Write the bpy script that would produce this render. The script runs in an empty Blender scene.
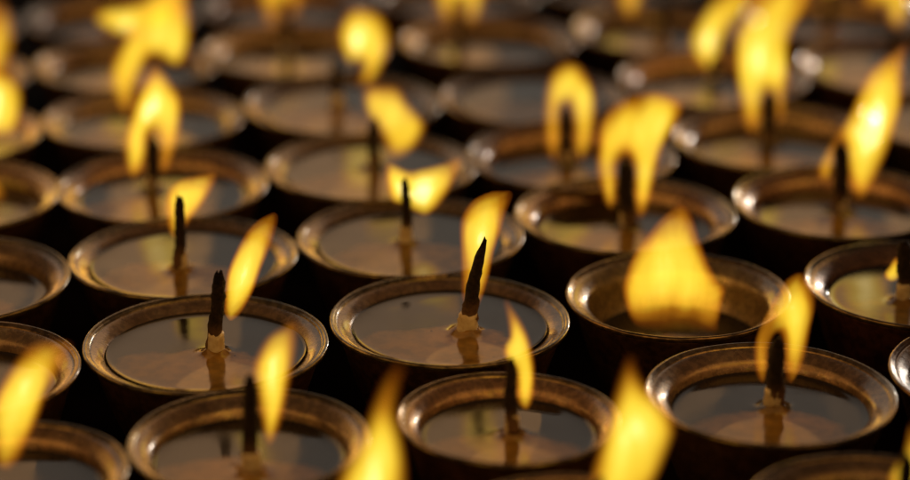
import bpy, bmesh, math, random
from mathutils import Vector, noise
from mathutils.geometry import delaunay_2d_cdt

# ---------------------------------------------------------------- units
S = 0.035          # metres: the rim radius of a lamp; all tables below are in rim radii
H = 1.0            # height of a cup
random.seed(11)
scene = bpy.context.scene
COL = scene.collection

# (grid cell, centre, rim radius, butter level below rim, wick, flame outline, brightest spots)
# wick = x, y of its foot from the cup centre, lean in x, length, foot and tip radius
# outline = (x, z) measured from the foot of the wick
LAMPS = [
    ((0, 0), (-0.401, 0.117), 1.017, -0.09, [-0.037, 0.022, -0.005, 0.617, 0.054, 0.031], [(-0.185, 0.668), (-0.14, 0.696), (-0.061, 0.658), (0.028, 0.621), (0.18, 0.649), (0.332, 0.696), (0.492, 0.753), (0.474, 0.63), (0.421, 0.516), (0.331, 0.374), (0.25, 0.278), (0.178, 0.231), (0.089, 0.259), (-0.018, 0.326), (-0.126, 0.364), (-0.169, 0.497)], [(-0.123, 0.602), (0.125, 0.412)]),
    ((0, -1), (-0.045, -1.801), 0.99, -0.09, [0.135, -0.075, 0.153, 0.818, 0.078, 0.029], [(0.372, 1.125), (0.291, 1.142), (0.202, 1.134), (0.096, 1.09), (0.031, 1.039), (-0.025, 0.952), (-0.05, 0.856), (-0.041, 0.594), (-0.033, 0.364), (-0.024, 0.222), (0.033, 0.115), (0.107, 0.187), (0.181, 0.417), (0.228, 0.646), (0.285, 0.821), (0.324, 0.969)], [(0.162, 0.821)]),
    ((0, 1), (-0.807, 2.01), 1.019, -0.09, [0.021, 0.178, 0.005, 0.48, 0.053, 0.044], [(-0.103, 0.694), (-0.015, 0.775), (0.12, 0.775), (0.245, 0.745), (0.331, 0.613), (0.418, 0.501), (0.495, 0.379), (0.445, 0.246), (0.377, 0.153), (0.24, 0.051), (0.152, 0.092), (0.105, 0.205), (0.057, 0.318), (-0.009, 0.42), (-0.076, 0.542)], [(0.042, 0.674)]),
    ((0, 2), (-1.161, 3.956), 1.02, -0.09, [-0.054, 0.109, -0.012, 0.498, 0.057, 0.047], [(0.247, 1.022), (0.35, 1.001), (0.452, 0.936), (0.533, 0.776), (0.532, 0.604), (0.468, 0.431), (0.372, 0.257), (0.267, 0.181), (0.216, 0.235), (0.25, 0.409), (0.209, 0.474), (0.125, 0.431), (0.055, 0.561), (0.016, 0.722), (0.049, 0.883), (0.133, 0.99)], [(0.182, 0.797)]),
    ((-1, -1), (-2.004, -2.286), 0.989, -0.09, [0.079, -0.021, 0.056, 0.711, 0.064, 0.044], [(0.116, 0.234), (0.069, 0.295), (0.073, 0.4), (0.105, 0.642), (0.233, 0.917), (0.357, 1.062), (0.494, 1.121), (0.499, 1.019), (0.447, 0.849), (0.378, 0.685), (0.292, 0.461), (0.19, 0.286)], [(0.151, 0.59)]),
    ((-1, 0), (-2.375, -0.372), 1.0, -0.09, [-0.013, -0.123, 0.009, 0.686, 0.057, 0.035], [(-0.111, 0.659), (-0.012, 0.761), (0.129, 0.807), (0.32, 0.825), (0.281, 0.696), (0.198, 0.558), (0.125, 0.465), (0.024, 0.335), (-0.049, 0.251), (-0.1, 0.297), (-0.128, 0.465)], [(0.054, 0.669)]),
    ((-1, 1), (-2.762, 1.469), 0.997, -0.15, [-0.122, 0.195, 0.031, 0.512, 0.057, 0.048], [(0.054, 1.225), (0.206, 1.028), (0.284, 0.84), (0.274, 0.591), (0.218, 0.371), (0.134, 0.169), (0.076, 0.169), (0.073, 0.32), (0.06, 0.471), (0.006, 0.541), (-0.044, 0.471), (-0.071, 0.29), (-0.135, 0.128), (-0.213, 0.108), (-0.253, 0.27), (-0.242, 0.501), (-0.174, 0.751), (-0.078, 0.989)], [(-0.001, 0.82), (-0.187, 0.471)]),
    ((-1, 2), (-3.165, 3.478), 1.02, -0.15, [-0.036, 0.31, 0.055, 0.324, 0.062, 0.051], [(-0.242, 0.716), (-0.119, 0.939), (0.042, 1.109), (0.251, 1.235), (0.474, 1.214), (0.494, 0.939), (0.454, 0.705), (0.356, 0.556), (0.255, 0.598), (0.094, 0.663), (-0.004, 0.534), (-0.108, 0.276), (-0.182, 0.005), (-0.26, 0.124), (-0.341, 0.362), (-0.321, 0.556)], [(0.339, 0.886)]),
    ((1, 0), (1.551, 0.69), 1.011, -0.19, [0.033, 0.119, -0.024, 0.624, 0.069, 0.06], [(-0.273, 0.707), (-0.268, 0.901), (-0.199, 1.064), (-0.083, 1.179), (0.097, 1.255), (0.315, 1.255), (0.491, 1.15), (0.451, 0.978), (0.339, 0.756), (0.273, 0.513), (0.224, 0.269), (0.165, 0.082), (0.11, 0.052), (0.079, 0.17), (0.074, 0.367), (0.052, 0.533), (-0.006, 0.63), (-0.078, 0.562), (-0.092, 0.396), (-0.107, 0.22), (-0.151, 0.141), (-0.218, 0.269), (-0.278, 0.494)], [(0.331, 1.016), (0.174, 0.416)]),
    ((1, 1), (1.134, 2.347), 1.017, -0.19, [-0.031, 0.189, -0.019, 0.579, 0.059, 0.049], [(-0.0, 1.022), (0.127, 0.971), (0.208, 0.838), (0.271, 0.643), (0.276, 0.375), (0.231, 0.167), (0.145, 0.01), (0.083, 0.115), (0.07, 0.323), (0.028, 0.509), (-0.023, 0.592), (-0.07, 0.478), (-0.076, 0.219), (-0.103, 0.01), (-0.173, 0.073), (-0.216, 0.323), (-0.219, 0.612), (-0.183, 0.838), (-0.097, 0.971)], [(0.023, 0.787)]),
    ((1, -1), (1.879, -1.263), 0.944, -0.42, [-0.314, -0.042, -0.187, 0.037, 0.025, 0.017], [(0.299, 1.117), (0.383, 1.1), (0.436, 1.01), (0.492, 0.84), (0.567, 0.641), (0.658, 0.46), (0.719, 0.396), (0.706, 0.286), (0.671, 0.093), (0.652, -0.074), (0.438, -0.064), (0.182, -0.037), (-0.008, 0.056), (-0.097, 0.185), (-0.144, 0.387), (-0.122, 0.523), (-0.075, 0.677), (0.03, 0.84), (0.152, 1.001)], [(0.678, 0.368), (-0.1, 0.332), (0.205, 0.614)]),
    ((2, 0), (3.551, 1.031), 0.972, -0.2, [0.047, 0.153, -0.027, 0.671, 0.065, 0.056], [(0.56, 1.57), (0.549, 1.311), (0.539, 1.04), (0.496, 0.826), (0.453, 0.63), (0.373, 0.403), (0.291, 0.204), (0.203, 0.104), (0.124, 0.184), (0.076, 0.363), (0.047, 0.561), (-0.005, 0.659), (-0.046, 0.561), (-0.09, 0.333), (-0.163, 0.284), (-0.205, 0.383), (-0.138, 0.531), (-0.037, 0.728), (0.064, 0.923), (0.144, 1.147), (0.243, 1.34), (0.401, 1.474)], [(0.028, 0.728), (0.345, 0.875)]),
    ((2, 1), (3.184, 2.909), 1.02, -0.2, [-0.041, 0.266, 0.006, 0.539, 0.065, 0.055], [(-0.339, 1.066), (-0.287, 1.252), (-0.195, 1.438), (-0.074, 1.622), (0.118, 1.765), (0.348, 1.704), (0.406, 1.53), (0.335, 1.356), (0.244, 1.19), (0.193, 0.993), (0.207, 0.701), (0.185, 0.522), (0.175, 0.311), (0.129, 0.205), (0.092, 0.353), (0.025, 0.501), (-0.041, 0.417), (-0.064, 0.247), (-0.089, 0.109), (-0.159, 0.088), (-0.224, 0.205), (-0.274, 0.438), (-0.302, 0.649), (-0.332, 0.879)], [(0.122, 0.806), (-0.236, 0.753)]),
    ((2, -1), (3.946, -1.026), 0.968, -0.15, [-0.135, -0.067, -0.027, 0.556, 0.06, 0.051], [(-0.048, 0.343), (-0.025, 0.252), (-0.037, 0.16), (-0.104, 0.141), (-0.141, 0.187), (-0.102, 0.252)], [(-0.082, 0.197)]),
    ((1, -2), (2.425, -3.264), 0.969, -0.19, [0.041, 0.108, 0.012, 0.582, 0.07, 0.047], [(0.201, 1.042), (0.25, 0.985), (0.293, 0.894), (0.298, 0.777), (0.276, 0.61), (0.248, 0.391), (0.201, 0.238), (0.135, 0.162), (0.098, 0.289), (0.083, 0.442), (0.038, 0.576), (-0.007, 0.551), (-0.033, 0.442), (-0.041, 0.272), (-0.075, 0.162), (-0.126, 0.255), (-0.141, 0.433), (-0.109, 0.585), (-0.054, 0.727), (0.038, 0.918), (0.11, 1.009)], [(0.078, 0.719)]),
    ((0, -2), (0.402, -3.708), 0.846, -0.2, [0.029, 0.033, -0.012, 0.611, 0.053, 0.034], [(-0.057, 1.018), (0.003, 0.937), (0.071, 0.831), (0.133, 0.676), (0.166, 0.462), (0.16, 0.264), (0.123, 0.164), (0.07, 0.18), (0.039, 0.247), (0.03, 0.404), (0.007, 0.52), (-0.054, 0.586), (-0.055, 0.651), (-0.018, 0.717), (-0.026, 0.839)], [(0.05, 0.676)]),
    ((-1, -2), (-1.522, -4.094), 0.901, -0.2, [0.033, -0.206, 0.008, 0.778, 0.066, 0.044], [(0.324, 1.107), (0.336, 0.981), (0.318, 0.838), (0.285, 0.679), (0.236, 0.455), (0.188, 0.277), (0.134, 0.171), (0.091, 0.245), (0.06, 0.439), (0.043, 0.615), (0.018, 0.751), (0.065, 0.886), (0.133, 0.989), (0.222, 1.052)], [(0.084, 0.791)]),
    ((-2, -1), (-3.89, -2.803), 0.95, -0.2, [0, 0, 0.02, 0.5, 0.06, 0.04], [(0.02, 0.3), (0.12, 0.5), (0.16, 0.7), (0.14, 0.95), (0.07, 1.2), (0.05, 1.35), (-0.02, 1.2), (-0.1, 0.95), (-0.13, 0.65), (-0.08, 0.45)], [(0.02, 0.65)]),
    ((-2, 0), (-4.277, -0.912), 0.975, -0.2, [0, 0, 0.02, 0.5, 0.06, 0.04], [(0.02, 0.3), (0.12, 0.5), (0.16, 0.7), (0.14, 0.95), (0.07, 1.2), (0.05, 1.35), (-0.02, 1.2), (-0.1, 0.95), (-0.13, 0.65), (-0.08, 0.45)], [(0.02, 0.65)]),
    ((-2, 1), (-4.677, 1.167), 0.988, -0.22, [0.088, 0.323, 0.068, 0.451, 0.057, 0.047], [(0.033, 0.598), (0.121, 0.498), (0.216, 0.218), (0.292, 0.076), (0.294, -0.045), (0.223, -0.106), (0.103, -0.055), (-0.02, 0.097), (-0.06, 0.348)], [(0.132, 0.097)]),
    ((-2, 2), (-5.116, 2.983), 0.995, -0.09, [0.344, 0.042, 0.088, 0.42, 0.06, 0.05], [(0.099, 0.685), (0.236, 0.643), (0.352, 0.581), (0.424, 0.445), (0.411, 0.235), (0.338, 0.034), (0.247, -0.136), (0.118, -0.264), (0.024, -0.157), (-0.019, 0.108), (0.002, 0.424)], [(0.266, 0.319)]),
    ((-2, -2), (-3.239, -4.634), 0.889, -0.2, [-0.182, 0.052, 0.103, 0.479, 0.065, 0.043], [(0.672, 1.053), (0.646, 0.96), (0.599, 0.882), (0.527, 0.764), (0.464, 0.654), (0.395, 0.471), (0.321, 0.312), (0.247, 0.167), (0.178, 0.111), (0.1, 0.151), (0.068, 0.328), (0.076, 0.551), (0.153, 0.74), (0.264, 0.913), (0.387, 1.053), (0.545, 1.077)], [(0.24, 0.764)]),
    ((2, -2), (4.355, -2.87), 0.951, -0.09, [0, 0, 0.02, 0.5, 0.06, 0.04], [(0.02, 0.3), (0.12, 0.5), (0.16, 0.7), (0.14, 0.95), (0.07, 1.2), (0.05, 1.35), (-0.02, 1.2), (-0.1, 0.95), (-0.13, 0.65), (-0.08, 0.45)], [(0.02, 0.65)]),
    ((1, -3), (2.909, -5.199), 0.879, -0.2, [0.208, -0.01, 0.012, 0.581, 0.063, 0.042], [(0.063, 0.717), (0.125, 0.625), (0.175, 0.393), (0.141, 0.158), (0.052, 0.119), (-0.037, 0.198), (-0.071, 0.299), (-0.035, 0.393), (0.028, 0.509)], [(0.1, 0.47)]),
    ((1, 2), (0.802, 4.218), 0.959, -0.09, None, None, None),
    ((0, 3), (-1.764, 5.885), 1.02, -0.18, [-0.125, 0.492, 0.009, 0.373, 0.056, 0.045], [(-0.316, 0.771), (-0.178, 0.909), (0.046, 0.909), (0.176, 0.736), (0.171, 0.505), (0.078, 0.365), (0.034, 0.423), (0.004, 0.563), (-0.054, 0.47), (-0.115, 0.283), (-0.195, 0.236), (-0.27, 0.388)], [(-0.049, 0.678)]),
    ((-2, 3), (-5.535, 4.87), 1.0, -0.19, [0, 0, 0.02, 0.5, 0.06, 0.04], [(0.434, 0.881), (0.604, 1.045), (0.736, 0.947), (0.808, 0.749), (0.804, 0.505), (0.747, 0.282), (0.67, 0.08), (0.504, 0.17), (0.394, 0.438)], [(0.629, 0.438)]),
    ((-2, 4), (-5.932, 6.766), 1.0, -0.19, [0, 0, 0.02, 0.5, 0.06, 0.04], [(0.02, 0.3), (0.12, 0.5), (0.16, 0.7), (0.14, 0.95), (0.07, 1.2), (0.05, 1.35), (-0.02, 1.2), (-0.1, 0.95), (-0.13, 0.65), (-0.08, 0.45)], [(0.02, 0.65)]),
    ((-1, 3), (-3.564, 5.333), 1.0, -0.19, [0, 0, 0.02, 0.5, 0.06, 0.04], [(-0.334, 0.649), (-0.243, 0.738), (-0.003, 0.772), (0.173, 0.839), (0.385, 1.017), (0.624, 1.062), (0.67, 0.839), (0.566, 0.682), (0.257, 0.525), (0.015, 0.457), (-0.177, 0.536)], [(-0.061, 0.682)]),
    ((-1, 4), (-3.962, 7.229), 1.0, -0.19, [0, 0, 0.02, 0.5, 0.06, 0.04], [(0.02, 0.3), (0.12, 0.5), (0.16, 0.7), (0.14, 0.95), (0.07, 1.2), (0.05, 1.35), (-0.02, 1.2), (-0.1, 0.95), (-0.13, 0.65), (-0.08, 0.45)], [(0.02, 0.65)]),
    ((0, 4), (-1.991, 7.692), 1.0, -0.19, [0, 0, 0.02, 0.5, 0.06, 0.04], [(0.02, 0.3), (0.12, 0.5), (0.16, 0.7), (0.14, 0.95), (0.07, 1.2), (0.05, 1.35), (-0.02, 1.2), (-0.1, 0.95), (-0.13, 0.65), (-0.08, 0.45)], [(0.02, 0.65)]),
    ((-1, -3), (-1.18, -6.043), 0.92, -0.09, [0.21, 0.008, 0.158, 0.618, 0.06, 0.04], [(0.623, 1.438), (0.596, 1.288), (0.568, 1.107), (0.619, 0.852), (0.637, 0.632), (0.615, 0.371), (0.533, 0.146), (0.397, 0.033), (0.23, 0.146), (0.167, 0.371), (0.205, 0.632), (0.286, 0.779), (0.375, 0.962), (0.45, 1.18), (0.517, 1.324)], [(0.552, 0.816), (0.371, 0.669)]),
    ((0, -3), (0.79, -5.58), 0.92, -0.2, [0.145, 0.164, 0.059, 0.516, 0.062, 0.042], [(0.26, 1.347), (0.304, 1.221), (0.362, 1.109), (0.468, 0.974), (0.554, 0.868), (0.57, 0.777), (0.514, 0.595), (0.449, 0.426), (0.35, 0.233), (0.228, 0.101), (0.117, 0.077), (0.045, 0.194), (0.007, 0.388), (0.051, 0.595), (0.116, 0.808), (0.166, 1.034), (0.203, 1.198)], [(0.335, 0.846)]),
    ((1, 3), (0.376, 6.259), 1.0, -0.19, [-0.331, 0.375, -0.0, 0.469, 0.057, 0.045], [(-0.272, 0.556), (-0.192, 0.777), (-0.012, 0.893), (0.192, 0.801), (0.283, 0.556), (0.227, 0.321), (0.136, 0.215), (0.057, 0.286), (0.034, 0.474), (-0.011, 0.521), (-0.045, 0.404), (-0.091, 0.239), (-0.148, 0.239), (-0.238, 0.404)], [(0.011, 0.673)]),
    ((1, 4), (-0.021, 8.155), 1.0, -0.19, [0, 0, 0.02, 0.5, 0.06, 0.04], [(0.02, 0.3), (0.12, 0.5), (0.16, 0.7), (0.14, 0.95), (0.07, 1.2), (0.05, 1.35), (-0.02, 1.2), (-0.1, 0.95), (-0.13, 0.65), (-0.08, 0.45)], [(0.02, 0.65)]),
    ((2, 2), (2.744, 4.826), 1.0, -0.18, [0.068, 0.49, 0.002, 0.249, 0.054, 0.043], [(-0.249, 0.362), (-0.22, 0.486), (-0.149, 0.61), (-0.016, 0.834), (0.151, 0.99), (0.387, 1.012), (0.521, 0.901), (0.397, 0.767), (0.23, 0.621), (0.108, 0.407), (0.031, 0.135), (-0.043, 0.067), (-0.11, 0.113), (-0.201, 0.237)], [(-0.153, 0.407)]),
    ((2, 3), (2.346, 6.722), 1.0, -0.19, [0, 0, 0.02, 0.5, 0.06, 0.04], [(-0.495, 0.496), (-0.432, 0.707), (-0.297, 0.754), (-0.223, 0.496), (-0.264, 0.355), (-0.342, 0.261), (-0.434, 0.332)], [(-0.361, 0.567)]),
    ((2, 4), (1.949, 8.618), 1.0, -0.19, [0, 0, 0.02, 0.5, 0.06, 0.04], [(0.02, 0.3), (0.12, 0.5), (0.16, 0.7), (0.14, 0.95), (0.07, 1.2), (0.05, 1.35), (-0.02, 1.2), (-0.1, 0.95), (-0.13, 0.65), (-0.08, 0.45)], [(0.02, 0.65)]),
    ((3, 1), (5.111, 3.393), 1.0, -0.09, [0, 0, 0.02, 0.5, 0.06, 0.04], [(0.02, 0.3), (0.12, 0.5), (0.16, 0.7), (0.14, 0.95), (0.07, 1.2), (0.05, 1.35), (-0.02, 1.2), (-0.1, 0.95), (-0.13, 0.65), (-0.08, 0.45)], [(0.02, 0.65)]),
    ((3, 2), (4.714, 5.289), 1.0, -0.09, [0, 0, 0.02, 0.5, 0.06, 0.04], [(-0.325, 0.751), (-0.255, 1.018), (-0.072, 1.195), (0.148, 1.106), (0.239, 0.863), (0.179, 0.617), (0.082, 0.438), (-0.008, 0.505), (-0.085, 0.707), (-0.192, 0.684)], [(0.043, 0.718)]),
    ((3, 3), (4.317, 7.185), 1.0, -0.19, [0, 0, 0.02, 0.5, 0.06, 0.04], [(0.02, 0.3), (0.12, 0.5), (0.16, 0.7), (0.14, 0.95), (0.07, 1.2), (0.05, 1.35), (-0.02, 1.2), (-0.1, 0.95), (-0.13, 0.65), (-0.08, 0.45)], [(0.02, 0.65)]),
    ((4, 3), (6.287, 7.648), 1.0, -0.19, [0, 0, 0.02, 0.5, 0.06, 0.04], [(0.02, 0.3), (0.12, 0.5), (0.16, 0.7), (0.14, 0.95), (0.07, 1.2), (0.05, 1.35), (-0.02, 1.2), (-0.1, 0.95), (-0.13, 0.65), (-0.08, 0.45)], [(0.02, 0.65)]),
]

LABELS = {
 (0, 0): 'full lamp whose low flame is blown flat to the right behind a thin wick',
 (0, -1): 'central lamp with a thick leaning ragged wick and tall flame behind it',
 (0, 1): 'lamp with a stubby triangular flame hanging to the right of its dark wick',
 (0, 2): 'blurred lamp with a rounded mitten shaped flame above a faint wick',
 (-1, -1): 'full lamp with a thick black wick and slanted feather flame detached on its right',
 (-1, 0): 'full lamp with a small leaf shaped flame wrapped round the top of its wick',
 (-1, 1): 'lamp on the left with a pointed arch flame standing astride its wick',
 (-1, 2): 'blurred lamp behind the pointed arch flame, its own flame curling broadly upward',
 (1, 0): 'lamp with a broad two legged flame bending to the right over its wick',
 (1, 1): 'lamp with a rounded horseshoe flame over a black wick',
 (1, -1): 'almost empty brown lamp with one very wide flame burning on its floor',
 (2, 0): 'right hand lamp with a long flame sweeping up to the right past its wick',
 (2, 1): 'blurred lamp with a tall twin legged flame that leaves the top of the photo',
 (2, -1): 'lamp cut by the right edge with only a tiny orange flame beside its wick',
 (1, -2): 'large foreground lamp with a forked flame straddling its thick black wick',
 (0, -2): 'foreground lamp with a slim S shaped flame rising above and right of its wick',
 (-1, -2): 'foreground lamp at lower left with a knife shaped flame right of its black wick',
 (-2, -1): 'lamp cut by the left edge, its rim half behind the large slanted corner flame',
 (-2, 0): 'lamp cut by the left edge with golden inner wall and no flame in view',
 (-2, 1): 'lamp cut by the left edge with a sliver of flame at the border',
 (-2, 2): 'blurred lamp at the left edge with half of a bright tall flame',
 (-2, -2): 'lamp in the lower left corner with a broad flame slanting up to the right',
 (2, -2): 'sliver of left rim at the right edge, beside the lamp with forked flame',
 (1, -3): 'lamp at the bottom right, only its back rim and a small flame in view',
 (1, 2): 'unlit blurred lamp with a grey pool behind the horseshoe flame',
 (0, 3): 'blurred lamp with a dim two pronged flame at upper edge, left of the mitten flame',
 (-2, 3): 'very blurred lamp at the upper left edge with a dim orange flame',
 (-2, 4): 'very blurred lamp in the upper left corner',
 (-1, 3): 'very blurred lamp at upper left with a flame blown sideways to the left',
 (-1, 4): 'lamp at the top edge, leftmost of the furthest blurred row',
 (0, 4): 'lamp at the top edge of the photo behind the two pronged flame',
 (-1, -3): 'lamp below the bottom edge showing only a tall pointed flame left of centre',
 (0, -3): 'bottom edge lamp with a big ragged orange tipped flame, right of the S shaped flame',
 (1, 3): 'blurred lamp at the top centre with two short flame prongs around a faint wick',
 (1, 4): 'lamp at the top edge behind the two short flame prongs',
 (2, 2): 'blurred lamp with a curved horn of flame left of the tall twin legged flame',
 (2, 3): 'blurred lamp near the top with a small dim orange flame tip',
 (2, 4): 'lamp at the top edge behind the small dim orange flame tip',
 (3, 1): 'blurred lamp cut by the right edge behind the long sweeping flame',
 (3, 2): 'blurred lamp near the upper right with a dim narrow flame',
 (3, 3): 'lamp at the top edge behind the dim narrow flame at upper right',
 (4, 3): 'lamp in the upper right corner, cut by both edges',
}

# ---------------------------------------------------------------- materials
def new_mat(name):
    m = bpy.data.materials.new(name); m.use_nodes = True
    nt = m.node_tree; nt.nodes.clear()
    out = nt.nodes.new('ShaderNodeOutputMaterial')
    return m, nt, out

def N(nt, t, **kw):
    n = nt.nodes.new(t)
    for k, v in kw.items():
        if hasattr(n, k): setattr(n, k, v)
        else: n.inputs[k.replace('_', ' ')].default_value = v
    return n

def ramp(nt, stops, interp='LINEAR'):
    n = nt.nodes.new('ShaderNodeValToRGB'); cr = n.color_ramp; cr.interpolation = interp
    while len(cr.elements) < len(stops): cr.elements.new(0.5)
    for e, (p, c) in zip(cr.elements, stops):
        e.position = p; e.color = (*c, 1) if len(c) == 3 else c
    return n

def obj_coords(nt, scale=(1, 1, 1)):
    """object coordinates in rim radii, shifted per lamp so no two look alike"""
    tc = nt.nodes.new('ShaderNodeTexCoord')
    sc = N(nt, 'ShaderNodeVectorMath', operation='SCALE'); sc.inputs['Scale'].default_value = 1 / S
    nt.links.new(tc.outputs['Object'], sc.inputs[0])
    oi = nt.nodes.new('ShaderNodeObjectInfo')
    mu = N(nt, 'ShaderNodeMath', operation='MULTIPLY'); mu.inputs[1].default_value = 57.0
    nt.links.new(oi.outputs['Random'], mu.inputs[0])
    ad = N(nt, 'ShaderNodeVectorMath', operation='ADD')
    nt.links.new(sc.outputs[0], ad.inputs[0]); nt.links.new(mu.outputs[0], ad.inputs[1])
    ml = N(nt, 'ShaderNodeVectorMath', operation='MULTIPLY'); ml.inputs[1].default_value = scale
    nt.links.new(ad.outputs[0], ml.inputs[0])
    return sc, ml

def metal(name, dark, mid, light, rough, grime, bump, metallic=.9, coat=0):
    m, nt, out = new_mat(name)
    raw, co = obj_coords(nt)
    n1 = N(nt, 'ShaderNodeTexNoise'); n1.inputs['Scale'].default_value = 3.2; n1.inputs['Detail'].default_value = 7; n1.inputs['Roughness'].default_value = .62
    n2 = N(nt, 'ShaderNodeTexNoise'); n2.inputs['Scale'].default_value = 17; n2.inputs['Detail'].default_value = 5
    n3 = N(nt, 'ShaderNodeTexNoise'); n3.inputs['Scale'].default_value = 60; n3.inputs['Detail'].default_value = 3
    for n in (n1, n2, n3): nt.links.new(co.outputs[0], n.inputs['Vector'])
    r1 = ramp(nt, [(.30, dark), (.50, mid), (.70, light)])
    nt.links.new(n1.outputs['Fac'], r1.inputs[0])
    r2 = ramp(nt, [(.40, (grime,) * 3), (.56, (1, 1, 1))])
    nt.links.new(n2.outputs['Fac'], r2.inputs[0])
    mx = N(nt, 'ShaderNodeMix', data_type='RGBA', blend_type='MULTIPLY'); mx.inputs['Factor'].default_value = 1
    nt.links.new(r1.outputs[0], mx.inputs['A']); nt.links.new(r2.outputs[0], mx.inputs['B'])
    oi = nt.nodes.new('ShaderNodeObjectInfo')                       # some cups redder copper, some yellower brass
    tone = ramp(nt, [(0, (1.08, .84, .68)), (.5, (1, .96, .90)), (1, (.98, 1.03, .98))]); nt.links.new(oi.outputs['Random'], tone.inputs[0])
    m2 = N(nt, 'ShaderNodeMix', data_type='RGBA', blend_type='MULTIPLY'); m2.inputs['Factor'].default_value = 1
    nt.links.new(mx.outputs['Result'], m2.inputs['A']); nt.links.new(tone.outputs[0], m2.inputs['B'])
    mx = m2
    b = N(nt, 'ShaderNodeBsdfPrincipled'); b.inputs['Metallic'].default_value = metallic
    b.inputs['Coat Weight'].default_value = coat; b.inputs['Coat Roughness'].default_value = .07; b.inputs['Coat IOR'].default_value = 1.5
    nt.links.new(mx.outputs['Result'], b.inputs['Base Color'])
    rr = N(nt, 'ShaderNodeMapRange'); rr.inputs['To Min'].default_value = rough[0]; rr.inputs['To Max'].default_value = rough[1]
    nt.links.new(n2.outputs['Fac'], rr.inputs['Value']); nt.links.new(rr.outputs[0], b.inputs['Roughness'])
    bp = N(nt, 'ShaderNodeBump'); bp.inputs['Strength'].default_value = bump; bp.inputs['Distance'].default_value = .0006
    ad = N(nt, 'ShaderNodeMath', operation='ADD')
    nt.links.new(n2.outputs['Fac'], ad.inputs[0]); nt.links.new(n3.outputs['Fac'], ad.inputs[1])
    nt.links.new(ad.outputs[0], bp.inputs['Height']); nt.links.new(bp.outputs[0], b.inputs['Normal'])
    nt.links.new(b.outputs[0], out.inputs[0])
    return m

M_CUP = metal('aged_copper', (.165, .105, .072), (.29, .195, .135), (.42, .32, .24), (.16, .38), .70, .12, .55, .8)
M_RIM = metal('worn_brass', (.15, .105, .065), (.27, .20, .13), (.40, .32, .22), (.12, .28), .5, .09, .8, .5)
M_OUT = metal('sooty_copper', (.13, .062, .034), (.24, .115, .062), (.36, .19, .11), (.45, .7), .6, .4)

def butter_material():
    m, nt, out = new_mat('melted_butter')
    raw, co = obj_coords(nt)
    n1 = N(nt, 'ShaderNodeTexNoise'); n1.inputs['Scale'].default_value = 2.6; n1.inputs['Detail'].default_value = 4
    n2 = N(nt, 'ShaderNodeTexNoise'); n2.inputs['Scale'].default_value = 9; n2.inputs['Detail'].default_value = 5
    nt.links.new(co.outputs[0], n1.inputs['Vector']); nt.links.new(co.outputs[0], n2.inputs['Vector'])
    # flame's amber glow painted into the butter colour, around and in front of the wick
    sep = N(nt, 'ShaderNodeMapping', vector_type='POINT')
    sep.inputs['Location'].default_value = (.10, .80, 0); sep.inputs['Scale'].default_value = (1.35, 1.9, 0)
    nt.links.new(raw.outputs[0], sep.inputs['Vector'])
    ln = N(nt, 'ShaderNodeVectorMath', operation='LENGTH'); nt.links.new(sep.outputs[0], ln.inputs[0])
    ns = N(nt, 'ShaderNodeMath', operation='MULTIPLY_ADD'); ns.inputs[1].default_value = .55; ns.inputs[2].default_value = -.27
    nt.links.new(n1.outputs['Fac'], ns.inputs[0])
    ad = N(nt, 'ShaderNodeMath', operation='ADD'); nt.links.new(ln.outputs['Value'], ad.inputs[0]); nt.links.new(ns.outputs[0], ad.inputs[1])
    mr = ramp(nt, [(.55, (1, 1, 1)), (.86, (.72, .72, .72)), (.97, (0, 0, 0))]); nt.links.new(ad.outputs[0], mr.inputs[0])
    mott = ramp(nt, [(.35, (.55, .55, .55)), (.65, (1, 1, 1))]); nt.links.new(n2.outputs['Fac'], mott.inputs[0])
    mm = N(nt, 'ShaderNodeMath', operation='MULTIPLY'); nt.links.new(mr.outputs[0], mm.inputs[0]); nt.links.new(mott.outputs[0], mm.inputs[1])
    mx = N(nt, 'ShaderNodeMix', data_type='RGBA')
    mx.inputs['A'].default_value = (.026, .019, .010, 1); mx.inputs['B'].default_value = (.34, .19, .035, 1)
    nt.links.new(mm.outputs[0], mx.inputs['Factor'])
    vo = N(nt, 'ShaderNodeTexVoronoi'); vo.inputs['Scale'].default_value = 4.2; nt.links.new(co.outputs[0], vo.inputs['Vector'])
    sp = ramp(nt, [(.035, (.04, .04, .04)), (.055, (1, 1, 1))]); nt.links.new(vo.outputs['Distance'], sp.inputs[0])   # flecks of soot
    ms = N(nt, 'ShaderNodeMix', data_type='RGBA', blend_type='MULTIPLY'); ms.inputs['Factor'].default_value = 1
    nt.links.new(mx.outputs['Result'], ms.inputs['A']); nt.links.new(sp.outputs[0], ms.inputs['B'])
    b = N(nt, 'ShaderNodeBsdfPrincipled'); b.inputs['IOR'].default_value = 1.5
    nt.links.new(ms.outputs['Result'], b.inputs['Base Color'])
    ro = N(nt, 'ShaderNodeMapRange'); ro.inputs['From Min'].default_value = .35; ro.inputs['From Max'].default_value = .7
    ro.inputs['To Min'].default_value = .03; ro.inputs['To Max'].default_value = .20      # skin setting on the butter
    nt.links.new(n1.outputs['Fac'], ro.inputs['Value']); nt.links.new(ro.outputs[0], b.inputs['Roughness'])
    bp = N(nt, 'ShaderNodeBump'); bp.inputs['Strength'].default_value = .05; bp.inputs['Distance'].default_value = .0008
    nt.links.new(n1.outputs['Fac'], bp.inputs['Height']); nt.links.new(bp.outputs[0], b.inputs['Normal'])
    nt.links.new(b.outputs[0], out.inputs[0])
    return m
M_BUTTER = butter_material()

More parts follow.
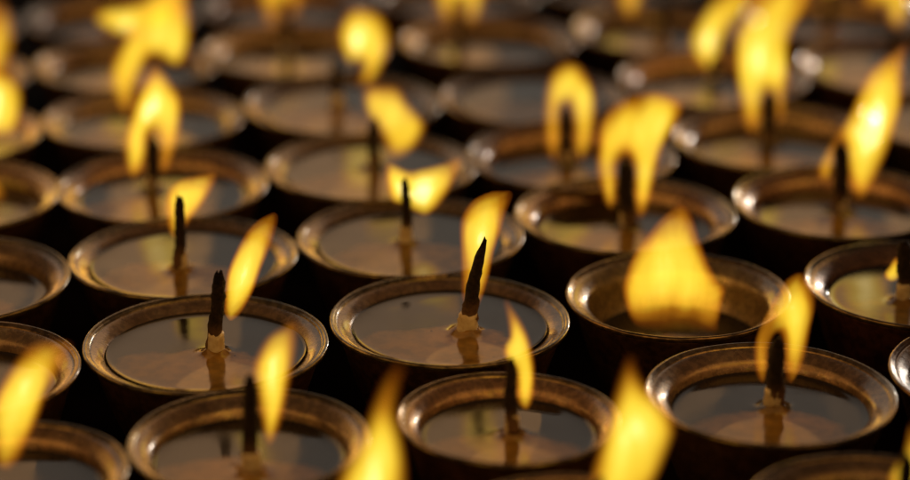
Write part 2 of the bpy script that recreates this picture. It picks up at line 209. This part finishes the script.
def simple_noise_mat(name, c0, c1, scale, rough, bump=.5, spec=.5, foot=None):
    m, nt, out = new_mat(name)
    raw, co = obj_coords(nt)
    n = N(nt, 'ShaderNodeTexNoise'); n.inputs['Scale'].default_value = scale; n.inputs['Detail'].default_value = 6
    nt.links.new(co.outputs[0], n.inputs['Vector'])
    r = ramp(nt, [(.35, c0), (.65, c1)]); nt.links.new(n.outputs['Fac'], r.inputs[0])
    if foot:                                          # scorched brown where the char meets the soaked cotton
        tc = nt.nodes.new('ShaderNodeTexCoord'); sx = nt.nodes.new('ShaderNodeSeparateXYZ'); nt.links.new(tc.outputs['Generated'], sx.inputs[0])
        wob = N(nt, 'ShaderNodeMath', operation='MULTIPLY_ADD'); wob.inputs[1].default_value = .25; nt.links.new(n.outputs['Fac'], wob.inputs[0]); nt.links.new(sx.outputs['Z'], wob.inputs[2])
        fr = ramp(nt, [(.26, (1, 1, 1)), (.48, (0, 0, 0))]); nt.links.new(wob.outputs[0], fr.inputs[0])
        mf = N(nt, 'ShaderNodeMix', data_type='RGBA'); nt.links.new(fr.outputs[0], mf.inputs['Factor'])
        nt.links.new(r.outputs[0], mf.inputs['A']); mf.inputs['B'].default_value = (*foot, 1)
    b = N(nt, 'ShaderNodeBsdfPrincipled'); b.inputs['Roughness'].default_value = rough; b.inputs['Specular IOR Level'].default_value = spec
    nt.links.new(mf.outputs['Result'] if foot else r.outputs[0], b.inputs['Base Color'])
    bp = N(nt, 'ShaderNodeBump'); bp.inputs['Strength'].default_value = bump; bp.inputs['Distance'].default_value = .0008
    nt.links.new(n.outputs['Fac'], bp.inputs['Height']); nt.links.new(bp.outputs[0], b.inputs['Normal'])
    nt.links.new(b.outputs[0], out.inputs[0])
    return m
M_WICK = simple_noise_mat('charred_cotton', (.010, .007, .006), (.035, .022, .016), 26, .85, 1.0, .3, foot=(.17, .095, .05))
M_FOOT = simple_noise_mat('buttery_cotton', (.62, .50, .30), (.86, .77, .56), 14, .4, .5)
M_TABLE = simple_noise_mat('dark_lacquered_wood', (.010, .007, .005), (.022, .014, .010), 1.5, .9, .3, .03)

def flame_material():
    m, nt, out = new_mat('flame')
    at = N(nt, 'ShaderNodeAttribute', attribute_name='burn')
    raw, co = obj_coords(nt, (5.5, 5.5, 1.5))
    n = N(nt, 'ShaderNodeTexNoise'); n.inputs['Scale'].default_value = 1.0; n.inputs['Detail'].default_value = 3; n.inputs['Distortion'].default_value = .4
    nt.links.new(co.outputs[0], n.inputs['Vector'])
    mr = N(nt, 'ShaderNodeMapRange'); mr.inputs['From Min'].default_value = .3; mr.inputs['From Max'].default_value = .7
    mr.inputs['To Min'].default_value = .84; mr.inputs['To Max'].default_value = 1.06
    nt.links.new(n.outputs['Fac'], mr.inputs['Value'])
    mu = N(nt, 'ShaderNodeMath', operation='MULTIPLY'); nt.links.new(at.outputs['Fac'], mu.inputs[0]); nt.links.new(mr.outputs[0], mu.inputs[1])
    r = ramp(nt, [(0, (0, 0, 0)), (.18, (.10, .022, .001)), (.40, (.42, .16, .006)), (.60, (.86, .53, .028)), (.80, (.98, .73, .058)), (.92, (1.10, .86, .11)), (1, (1.7, 1.4, .50))])
    nt.links.new(mu.outputs[0], r.inputs[0])
    e = N(nt, 'ShaderNodeEmission'); e.inputs['Strength'].default_value = .62   # front and back skins add up to one
    nt.links.new(r.outputs[0], e.inputs['Color'])
    t = N(nt, 'ShaderNodeBsdfTransparent')
    tr = ramp(nt, [(.1, (1, 1, 1)), (.8, (.78, .73, .66))]); nt.links.new(at.outputs['Fac'], tr.inputs[0])   # soot in the flame veils what is behind
    nt.links.new(tr.outputs[0], t.inputs['Color'])
    a = N(nt, 'ShaderNodeAddShader'); nt.links.new(e.outputs[0], a.inputs[0]); nt.links.new(t.outputs[0], a.inputs[1])
    nt.links.new(a.outputs[0], out.inputs[0])
    m.cycles.emission_sampling = 'NONE'
    return m
M_FLAME = flame_material()

# ---------------------------------------------------------------- geometry helpers
def link(name, me, mats, parent=None, loc=(0, 0, 0), rz=0.0, scale=(1, 1, 1), smooth=True):
    o = bpy.data.objects.new(name, me)
    for m in (mats if isinstance(mats, (list, tuple)) else [mats]):
        if len(me.materials) < (len(mats) if isinstance(mats, (list, tuple)) else 1): me.materials.append(m)
    if smooth:
        me.polygons.foreach_set('use_smooth', [True] * len(me.polygons))
    COL.objects.link(o); o.parent = parent
    o.location = loc; o.rotation_euler = (0, 0, rz); o.scale = scale
    return o

def lathe(name, prof, seg=96, wob=.004, seed=0, split=None):
    """surface of revolution (rim radii -> metres); slightly uneven like beaten metal"""
    bm = bmesh.new(); rings = []
    for r, z in prof:
        ring = []
        if r < 1e-6:
            ring = [bm.verts.new((0, 0, z * S))]
        else:
            for k in range(seg):
                a = 2 * math.pi * k / seg
                q = Vector((math.cos(a) * 1.7, math.sin(a) * 1.7, seed * 7.3))
                d = wob * noise.noise(q) + wob * .5 * noise.noise(q * 3.1)
                dz = wob * .8 * noise.noise(q + Vector((5, 3, 1)))
                ring.append(bm.verts.new(((r + d * min(1, r * 1.5)) * math.cos(a) * S, (r + d * min(1, r * 1.5)) * math.sin(a) * S, (z + dz) * S)))
        rings.append(ring)
    for i in range(len(rings) - 1):
        A, B = rings[i], rings[i + 1]
        for k in range(seg):
            k2 = (k + 1) % seg
            if len(A) == 1 and len(B) == 1: continue
            if len(A) == 1: f = bm.faces.new((A[0], B[k2], B[k]))
            elif len(B) == 1: f = bm.faces.new((A[k], A[k2], B[0]))
            else: f = bm.faces.new((A[k], A[k2], B[k2], B[k]))
            if split is not None and i < split: f.material_index = 1
    bmesh.ops.recalc_face_normals(bm, faces=bm.faces)
    me = bpy.data.meshes.new(name); bm.to_mesh(me); bm.free()
    return me

# inner wall of a cup, from the lip down to its floor (radius, depth below rim)
WALL = [(.948, -.022), (.925, -.027), (.895, -.038), (.865, -.053), (.838, -.070), (.812, -.086), (.795, -.115), (.782, -.190), (.765, -.290), (.715, -.400), (.63, -.500), (.50, -.575), (.32, -.615), (.15, -.625), (0, -.627)]
OUTER = [(0, -H + .03), (.40, -H + .03), (.47, -H), (.53, -H), (.56, -H + .03), (.62, -.86), (.72, -.68), (.80, -.48), (.865, -.28), (.91, -.15), (.950, -.075), (.975, -.042)]
RIM = [(.972, -.050), (.990, -.044), (1.0, -.028), (1.002, -.010), (.996, .002), (.985, .007), (.974, .004), (.966, -.004), (.960, -.008), (.952, -.009), (.944, -.014), (.938, -.026)]

def wall_radius(z):
    for (r0, z0), (r1, z1) in zip(WALL, WALL[1:]):
        if z1 <= z <= z0:
            return r0 + (r1 - r0) * (z0 - z) / (z0 - z1)
    return WALL[0][0]

CUPS = [lathe('cup', OUTER + WALL, seed=i, wob=.007, split=len(OUTER)) for i in range(4)]
RIMS = [lathe('rim', RIM, seed=i, wob=.007) for i in range(4)]

def butter_mesh(R, z, wick):
    """pool surface with a raised meniscus at the wall and round the wick, and its curved underside skirt"""
    r_out = wall_radius(z) * R + .002
    bm = bmesh.new(); seg = 96
    wx, wy = (wick[0], wick[1]) if wick else (9, 9)
    wr = wick[4] * 1.25 if wick else .1
    fr = [0, .03, .06, .09, .12, .15, .18, .22, .27, .33, .4, .48, .56, .64, .72, .79, .85, .90, .94, .965, .985, 1.0]
    cx, cy = (wx, wy) if wick and math.hypot(wx, wy) < .45 * R else (0, 0)
    rings = []
    for f in fr:
        ring = []
        n = 1 if f == 0 else seg
        for k in range(n):
            a = 2 * math.pi * k / seg
            c = 1 - f
            x = cx * c + r_out * f * math.cos(a); y = cy * c + r_out * f * math.sin(a)
            d = math.hypot(x - wx, y - wy)
            h = .042 * math.exp(-max(0, d - wr) / .026)
            h *= 1 + .5 * noise.noise(Vector((x * 14, y * 14, R * 31)))
            h += .018 * math.exp(-(r_out * (1 - f)) / .03)
            h += .002 * noise.noise(Vector((x * 3, y * 3, R * 17)))
            ring.append(bm.verts.new((x * S, y * S, (z * R + h) * S)))
        rings.append(ring)
    for A, B in zip(rings, rings[1:]):
        for k in range(seg):
            k2 = (k + 1) % seg
            if len(A) == 1: bm.faces.new((A[0], B[k], B[k2]))
            else: bm.faces.new((A[k], B[k], B[k2], A[k2]))
    me = bpy.data.meshes.new('melted_butter'); bm.to_mesh(me); bm.free()
    return me

def tube(name, pts, radii, seg=14, rough=.15, seed=0.0, ragged=0.0):
    bm = bmesh.new(); rings = []
    for i, (p, r) in enumerate(zip(pts, radii)):
        ring = []
        for k in range(seg):
            a = 2 * math.pi * k / seg
            q = Vector((math.cos(a) * 1.3, math.sin(a) * 1.3, p[2] * 26 + seed))
            rr = r * (1 + rough * noise.noise(q) + rough * .6 * noise.noise(q * 2.7))
            dz = ragged * noise.noise(Vector((math.cos(a) * 2, math.sin(a) * 2, seed * 3))) if i >= len(pts) - 2 else 0
            ring.append(bm.verts.new(((p[0] + rr * math.cos(a)) * S, (p[1] + rr * math.sin(a)) * S, (p[2] + dz) * S)))
        rings.append(ring)
    for A, B in zip(rings, rings[1:]):
        for k in range(seg):
            k2 = (k + 1) % seg
            bm.faces.new((A[k], A[k2], B[k2], B[k]))
    bm.faces.new(rings[-1]); bm.faces.new(rings[0][::-1])
    me = bpy.data.meshes.new(name); bm.to_mesh(me); bm.free()
    return me

def smooth_outline(pts, per=7):
    out = []; n = len(pts)
    for i in range(n):
        p0, p1, p2, p3 = (Vector(pts[(i + j) % n]) for j in (-1, 0, 1, 2))
        for s in range(per):
            t = s / per
            out.append(.5 * ((2 * p1) + (p2 - p0) * t + (2 * p0 - 5 * p1 + 4 * p2 - p3) * t * t + (3 * p1 - p0 - 3 * p2 + p3) * t ** 3))
    return out

def inside(p, poly):
    c = False; n = len(poly); j = n - 1
    for i in range(n):
        a, b = poly[i], poly[j]
        if (a.y > p.y) != (b.y > p.y) and p.x < (b.x - a.x) * (p.y - a.y) / (b.y - a.y) + a.x: c = not c
        j = i
    return c

def seg_dist(p, poly):
    best = 9.
    for i in range(len(poly)):
        a = poly[i - 1]; d = poly[i] - a; l2 = d.length_squared
        t = 0 if l2 == 0 else max(0, min(1, (p - a).dot(d) / l2))
        q = (p - a - d * t).length
        if q < best: best = q
    return best

def flame_mesh(outline, hots, step=.022, soft=.072, tipfade=.38, wide=False, dim=1.0, tip=None):
    """a flame as a rounded sheet of hot gas: front and back skins over one outline, with a per-point heat"""
    poly = smooth_outline([(x, max(z, .015)) for x, z in outline])
    area2 = sum(poly[i - 1].x * poly[i].y - poly[i].x * poly[i - 1].y for i in range(len(poly)))
    sg = 1 if area2 > 0 else -1
    nrm = [Vector(((poly[(i + 1) % len(poly)] - poly[i - 1]).y, -(poly[(i + 1) % len(poly)] - poly[i - 1]).x)).normalized() * sg for i in range(len(poly))]
    poly = [p + q * .012 for p, q in zip(poly, nrm)]
    x0, x1 = min(p.x for p in poly), max(p.x for p in poly)
    z0, z1 = min(p.y for p in poly), max(p.y for p in poly)
    pts = []; y = z0; row = 0
    while y < z1:
        x = x0 + (step / 2 if row % 2 else 0)
        while x < x1:
            p = Vector((x, y))
            if inside(p, poly) and seg_dist(p, poly) > step * .45: pts.append(p)
            x += step
        y += step * .866; row += 1
    n = len(poly)
    vs, es, fs, *_ = delaunay_2d_cdt(poly + pts, [], [list(range(n))], 1, 1e-6)
    dist = [seg_dist(Vector(v), poly) for v in vs]
    D = max(dist)
    bm = bmesh.new(); lay = bm.verts.layers.float.new('burn')
    T = min(.13, .85 * D)
    sf = min(soft, .45 * D)
    def heat(v, d):
        e = 1 - math.exp(-d / sf)
        g = max(math.exp(-((v[0] - hx) ** 2 + ((v[1] - hz) * .8) ** 2) / (2 * .17 ** 2)) for hx, hz in hots)
        t = (v[1] - z0) / (z1 - z0)
        tf = 1 - .50 * max(0, (t - (1 - tipfade)) / tipfade) ** 1.2
        bf = 1 - .35 * max(0, (.16 - t) / .16)
        if wide:      # burning off the floor of the cup: thin and dark underneath
            u = (v[0] - x0) / (x1 - x0)
            wv = .07 * noise.noise(Vector((v[0] * 4, 3, 1)))
            bf *= 1 - .66 * max(0, min(1, (.36 + wv - t) / .20)) * max(0, 1 - (abs(u - .50) / .42) ** 3)
            bf *= max(0, min(1, (t - .01 + wv) / .14)) ** .7
        if tip:       # the dark, clear zone round the wick of a flame that straddles it
            bf *= 1 - .42 * math.exp(-((v[0] - tip[0]) ** 2 + ((v[1] - tip[1]) * .7) ** 2) / (2 * .085 ** 2))
        tf *= dim
        tf *= 1 + (.10 if wide else .24) * noise.noise(Vector((v[0] * 8 - v[1] * 2, v[1] * 2.2, x0 * 13)))
        return max(0, e * (.80 + (.06 if wide else .30) * g) * tf * bf)
    def bend(v):
        t = v[1] - z0
        return .07 * abs(math.sin(t * 2.2 + x0 * 9)) * t
    front, back = [], []
    for v, d in zip(vs, dist):
        k = min(1, d / D); t = T * math.sqrt(max(0, 1 - (1 - k) ** 2))
        b = bend(v)
        a = bm.verts.new((v[0] * S, (b - t) * S, v[1] * S)); a[lay] = heat(v, d); front.append(a)
        if d < 1e-5: back.append(a)
        else:
            c = bm.verts.new((v[0] * S, (b + t) * S, v[1] * S)); c[lay] = heat(v, d); back.append(c)
    for f in fs:
        try: bm.faces.new([front[i] for i in f])
        except ValueError: pass
        try: bm.faces.new([back[i] for i in reversed(f)])
        except ValueError: pass
    bmesh.ops.recalc_face_normals(bm, faces=bm.faces)
    me = bpy.data.meshes.new('flame'); bm.to_mesh(me); bm.free()
    return me

# ---------------------------------------------------------------- the setting
bm = bmesh.new()
bmesh.ops.create_grid(bm, x_segments=8, y_segments=8, size=1.2)
me = bpy.data.meshes.new('table_top'); bm.to_mesh(me); bm.free()
tb = link('table_top', me, M_TABLE, loc=(0, .5, 0)); tb['kind'] = 'structure'

# ---------------------------------------------------------------- the lamps
DIM = {(2, 3): .58, (0, 3): .66, (1, 3): .80, (3, 2): .66, (-2, 3): .62, (2, -1): .75, (-2, 1): .85}   # burning low and orange
STRADDLE = {(-1, 1), (1, 1), (1, 0), (1, -2), (2, 1), (2, 0)}
LIGHT_W = .012
for idx, (cell, (px, py), R, zo, wick, outline, hots) in enumerate(LAMPS):
    root = bpy.data.objects.new('butter_lamp', None); COL.objects.link(root)
    root.empty_display_size = .01
    root.location = (px * S, py * S, 0)
    root['label'] = LABELS[cell]; root['category'] = 'butter lamp'; root['group'] = 'butter lamps standing in rows'
    rz = random.uniform(0, 6.28)
    v = idx % 4
    cup = link('cup', CUPS[v], [M_CUP, M_OUT], root, (0, 0, H * S), rz, (R, R, 1))
    cup.rotation_euler = (random.uniform(-.012, .012), random.uniform(-.014, .014), rz)
    link('rim', RIMS[v], M_RIM, cup)
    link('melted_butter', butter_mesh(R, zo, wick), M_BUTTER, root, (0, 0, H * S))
    if not wick: continue
    wx, wy, lean, ln, rb, rt = wick
    zb = zo * R
    lying = ln < .1
    ps, rs = [], []
    for i in range(17):
        t = i / 16
        curve = .018 * math.sin(t * 4 + idx) * (1 - t) * (0 if lying else 1)
        ps.append((wx + lean * (.55 * t + .45 * t * t) + curve, wy + .02 * math.sin(t * 3 + idx * 2), zb + .03 + (ln - .03) * t))
        rs.append(rb + (rt * 1.12 - rb) * t if t < .93 else rt * (.95 if t < .99 else .55))
    w = link('wick', tube('wick', ps, rs, seed=idx * 3.7, rough=.28, ragged=.05), M_WICK, root, (0, 0, H * S))
    if not lying:
        fp = []; fr_ = []
        top = min(.17, ln * .3)
        for i in range(9):
            t = i / 8
            fp.append((wx + lean * .55 * top / ln * t, wy, zb - .05 + (top + .05) * t))
            fr_.append(rb * (1.20 - .18 * t) if t < .9 else rb * .99)
        link('wick_base', tube('wick_base', fp, fr_, seed=idx * 5.1, rough=.10, ragged=.035), M_FOOT, w)
    if outline:
        link('flame', flame_mesh(outline, hots, wide=zo < -.4, dim=DIM.get(cell, 1.0), tip=(lean, ln) if cell in STRADDLE else None), M_FLAME, root, (wx * S, (wy + .15) * S, (H + zb) * S))
        zs = [z for _, z in outline]; size = min(1, (max(zs) - min(zs)))
        hx, hz = hots[0]
        ld = bpy.data.lights.new('flame_light', 'POINT'); ld.energy = LIGHT_W * size * (.5 if zo < -.4 else 1); ld.color = (1, .45, .10)
        ld.shadow_soft_size = .60 * S
        lo = bpy.data.objects.new('flame_light', ld); COL.objects.link(lo)
        lo.location = ((px + wx + .5 * hx + random.uniform(-.10, .05)) * S, (py + wy + .09) * S, (H + zb + .63) * S)

# ---------------------------------------------------------------- daylight from a far window behind the lamps, and a dim room
def area(name, loc, target, sx, sy, power, color):
    ld = bpy.data.lights.new(name, 'AREA'); ld.shape = 'RECTANGLE'; ld.size = sx; ld.size_y = sy
    ld.energy = power; ld.color = color
    o = bpy.data.objects.new(name, ld); COL.objects.link(o); o.location = loc
    o.rotation_euler = (Vector(target) - Vector(loc)).to_track_quat('-Z', 'Y').to_euler()
    return o
area('window_light', (-.3, 3.4, 1.75), (0, 0, 0), 3.6, 1.9, 6.6, (1.0, .88, .72))
area('side_window_light', (1.40, 2.50, .44), (0, 0, 0), .80, .34, 3.4, (1.0, .95, .86))
area('glint_light', (1.25, 2.20, .46), (0, 0, 0), .10, .12, 4.6, (1.0, .95, .84))  # small unseen lamp added for sparkles on the cups' left inner walls

w = bpy.data.worlds.new('World'); scene.world = w; w.use_nodes = True
bg = w.node_tree.nodes['Background']; bg.inputs['Color'].default_value = (1, .66, .44, 1); bg.inputs['Strength'].default_value = .038

# ---------------------------------------------------------------- camera
th, D = math.radians(21), 22.6566
cd = bpy.data.cameras.new('camera'); cam = bpy.data.objects.new('camera', cd); COL.objects.link(cam)
cam.location = (0, -D * math.cos(th) * S, (D * math.sin(th) + H) * S)
cam.rotation_euler = (math.pi / 2 - th, 0, 0)
cd.sensor_width = 36; cd.lens = 2550 / 910 * 36
cd.clip_start = .05; cd.clip_end = 60
cd.dof.use_dof = True
cd.dof.focus_distance = (D - 2.0 * math.cos(th) - .2) * S
cd.dof.aperture_fstop = cd.lens / 1000 / (.63 * S)
cd.dof.aperture_blades = 0
scene.camera = cam

scene.view_settings.view_transform = 'Standard'; scene.view_settings.look = 'None'
scene.view_settings.exposure = 0; scene.view_settings.gamma = 1
scene.cycles.max_bounces = 8; scene.cycles.transparent_max_bounces = 24
scene.cycles.use_denoising = True
scene.cycles.sample_clamp_indirect = 4
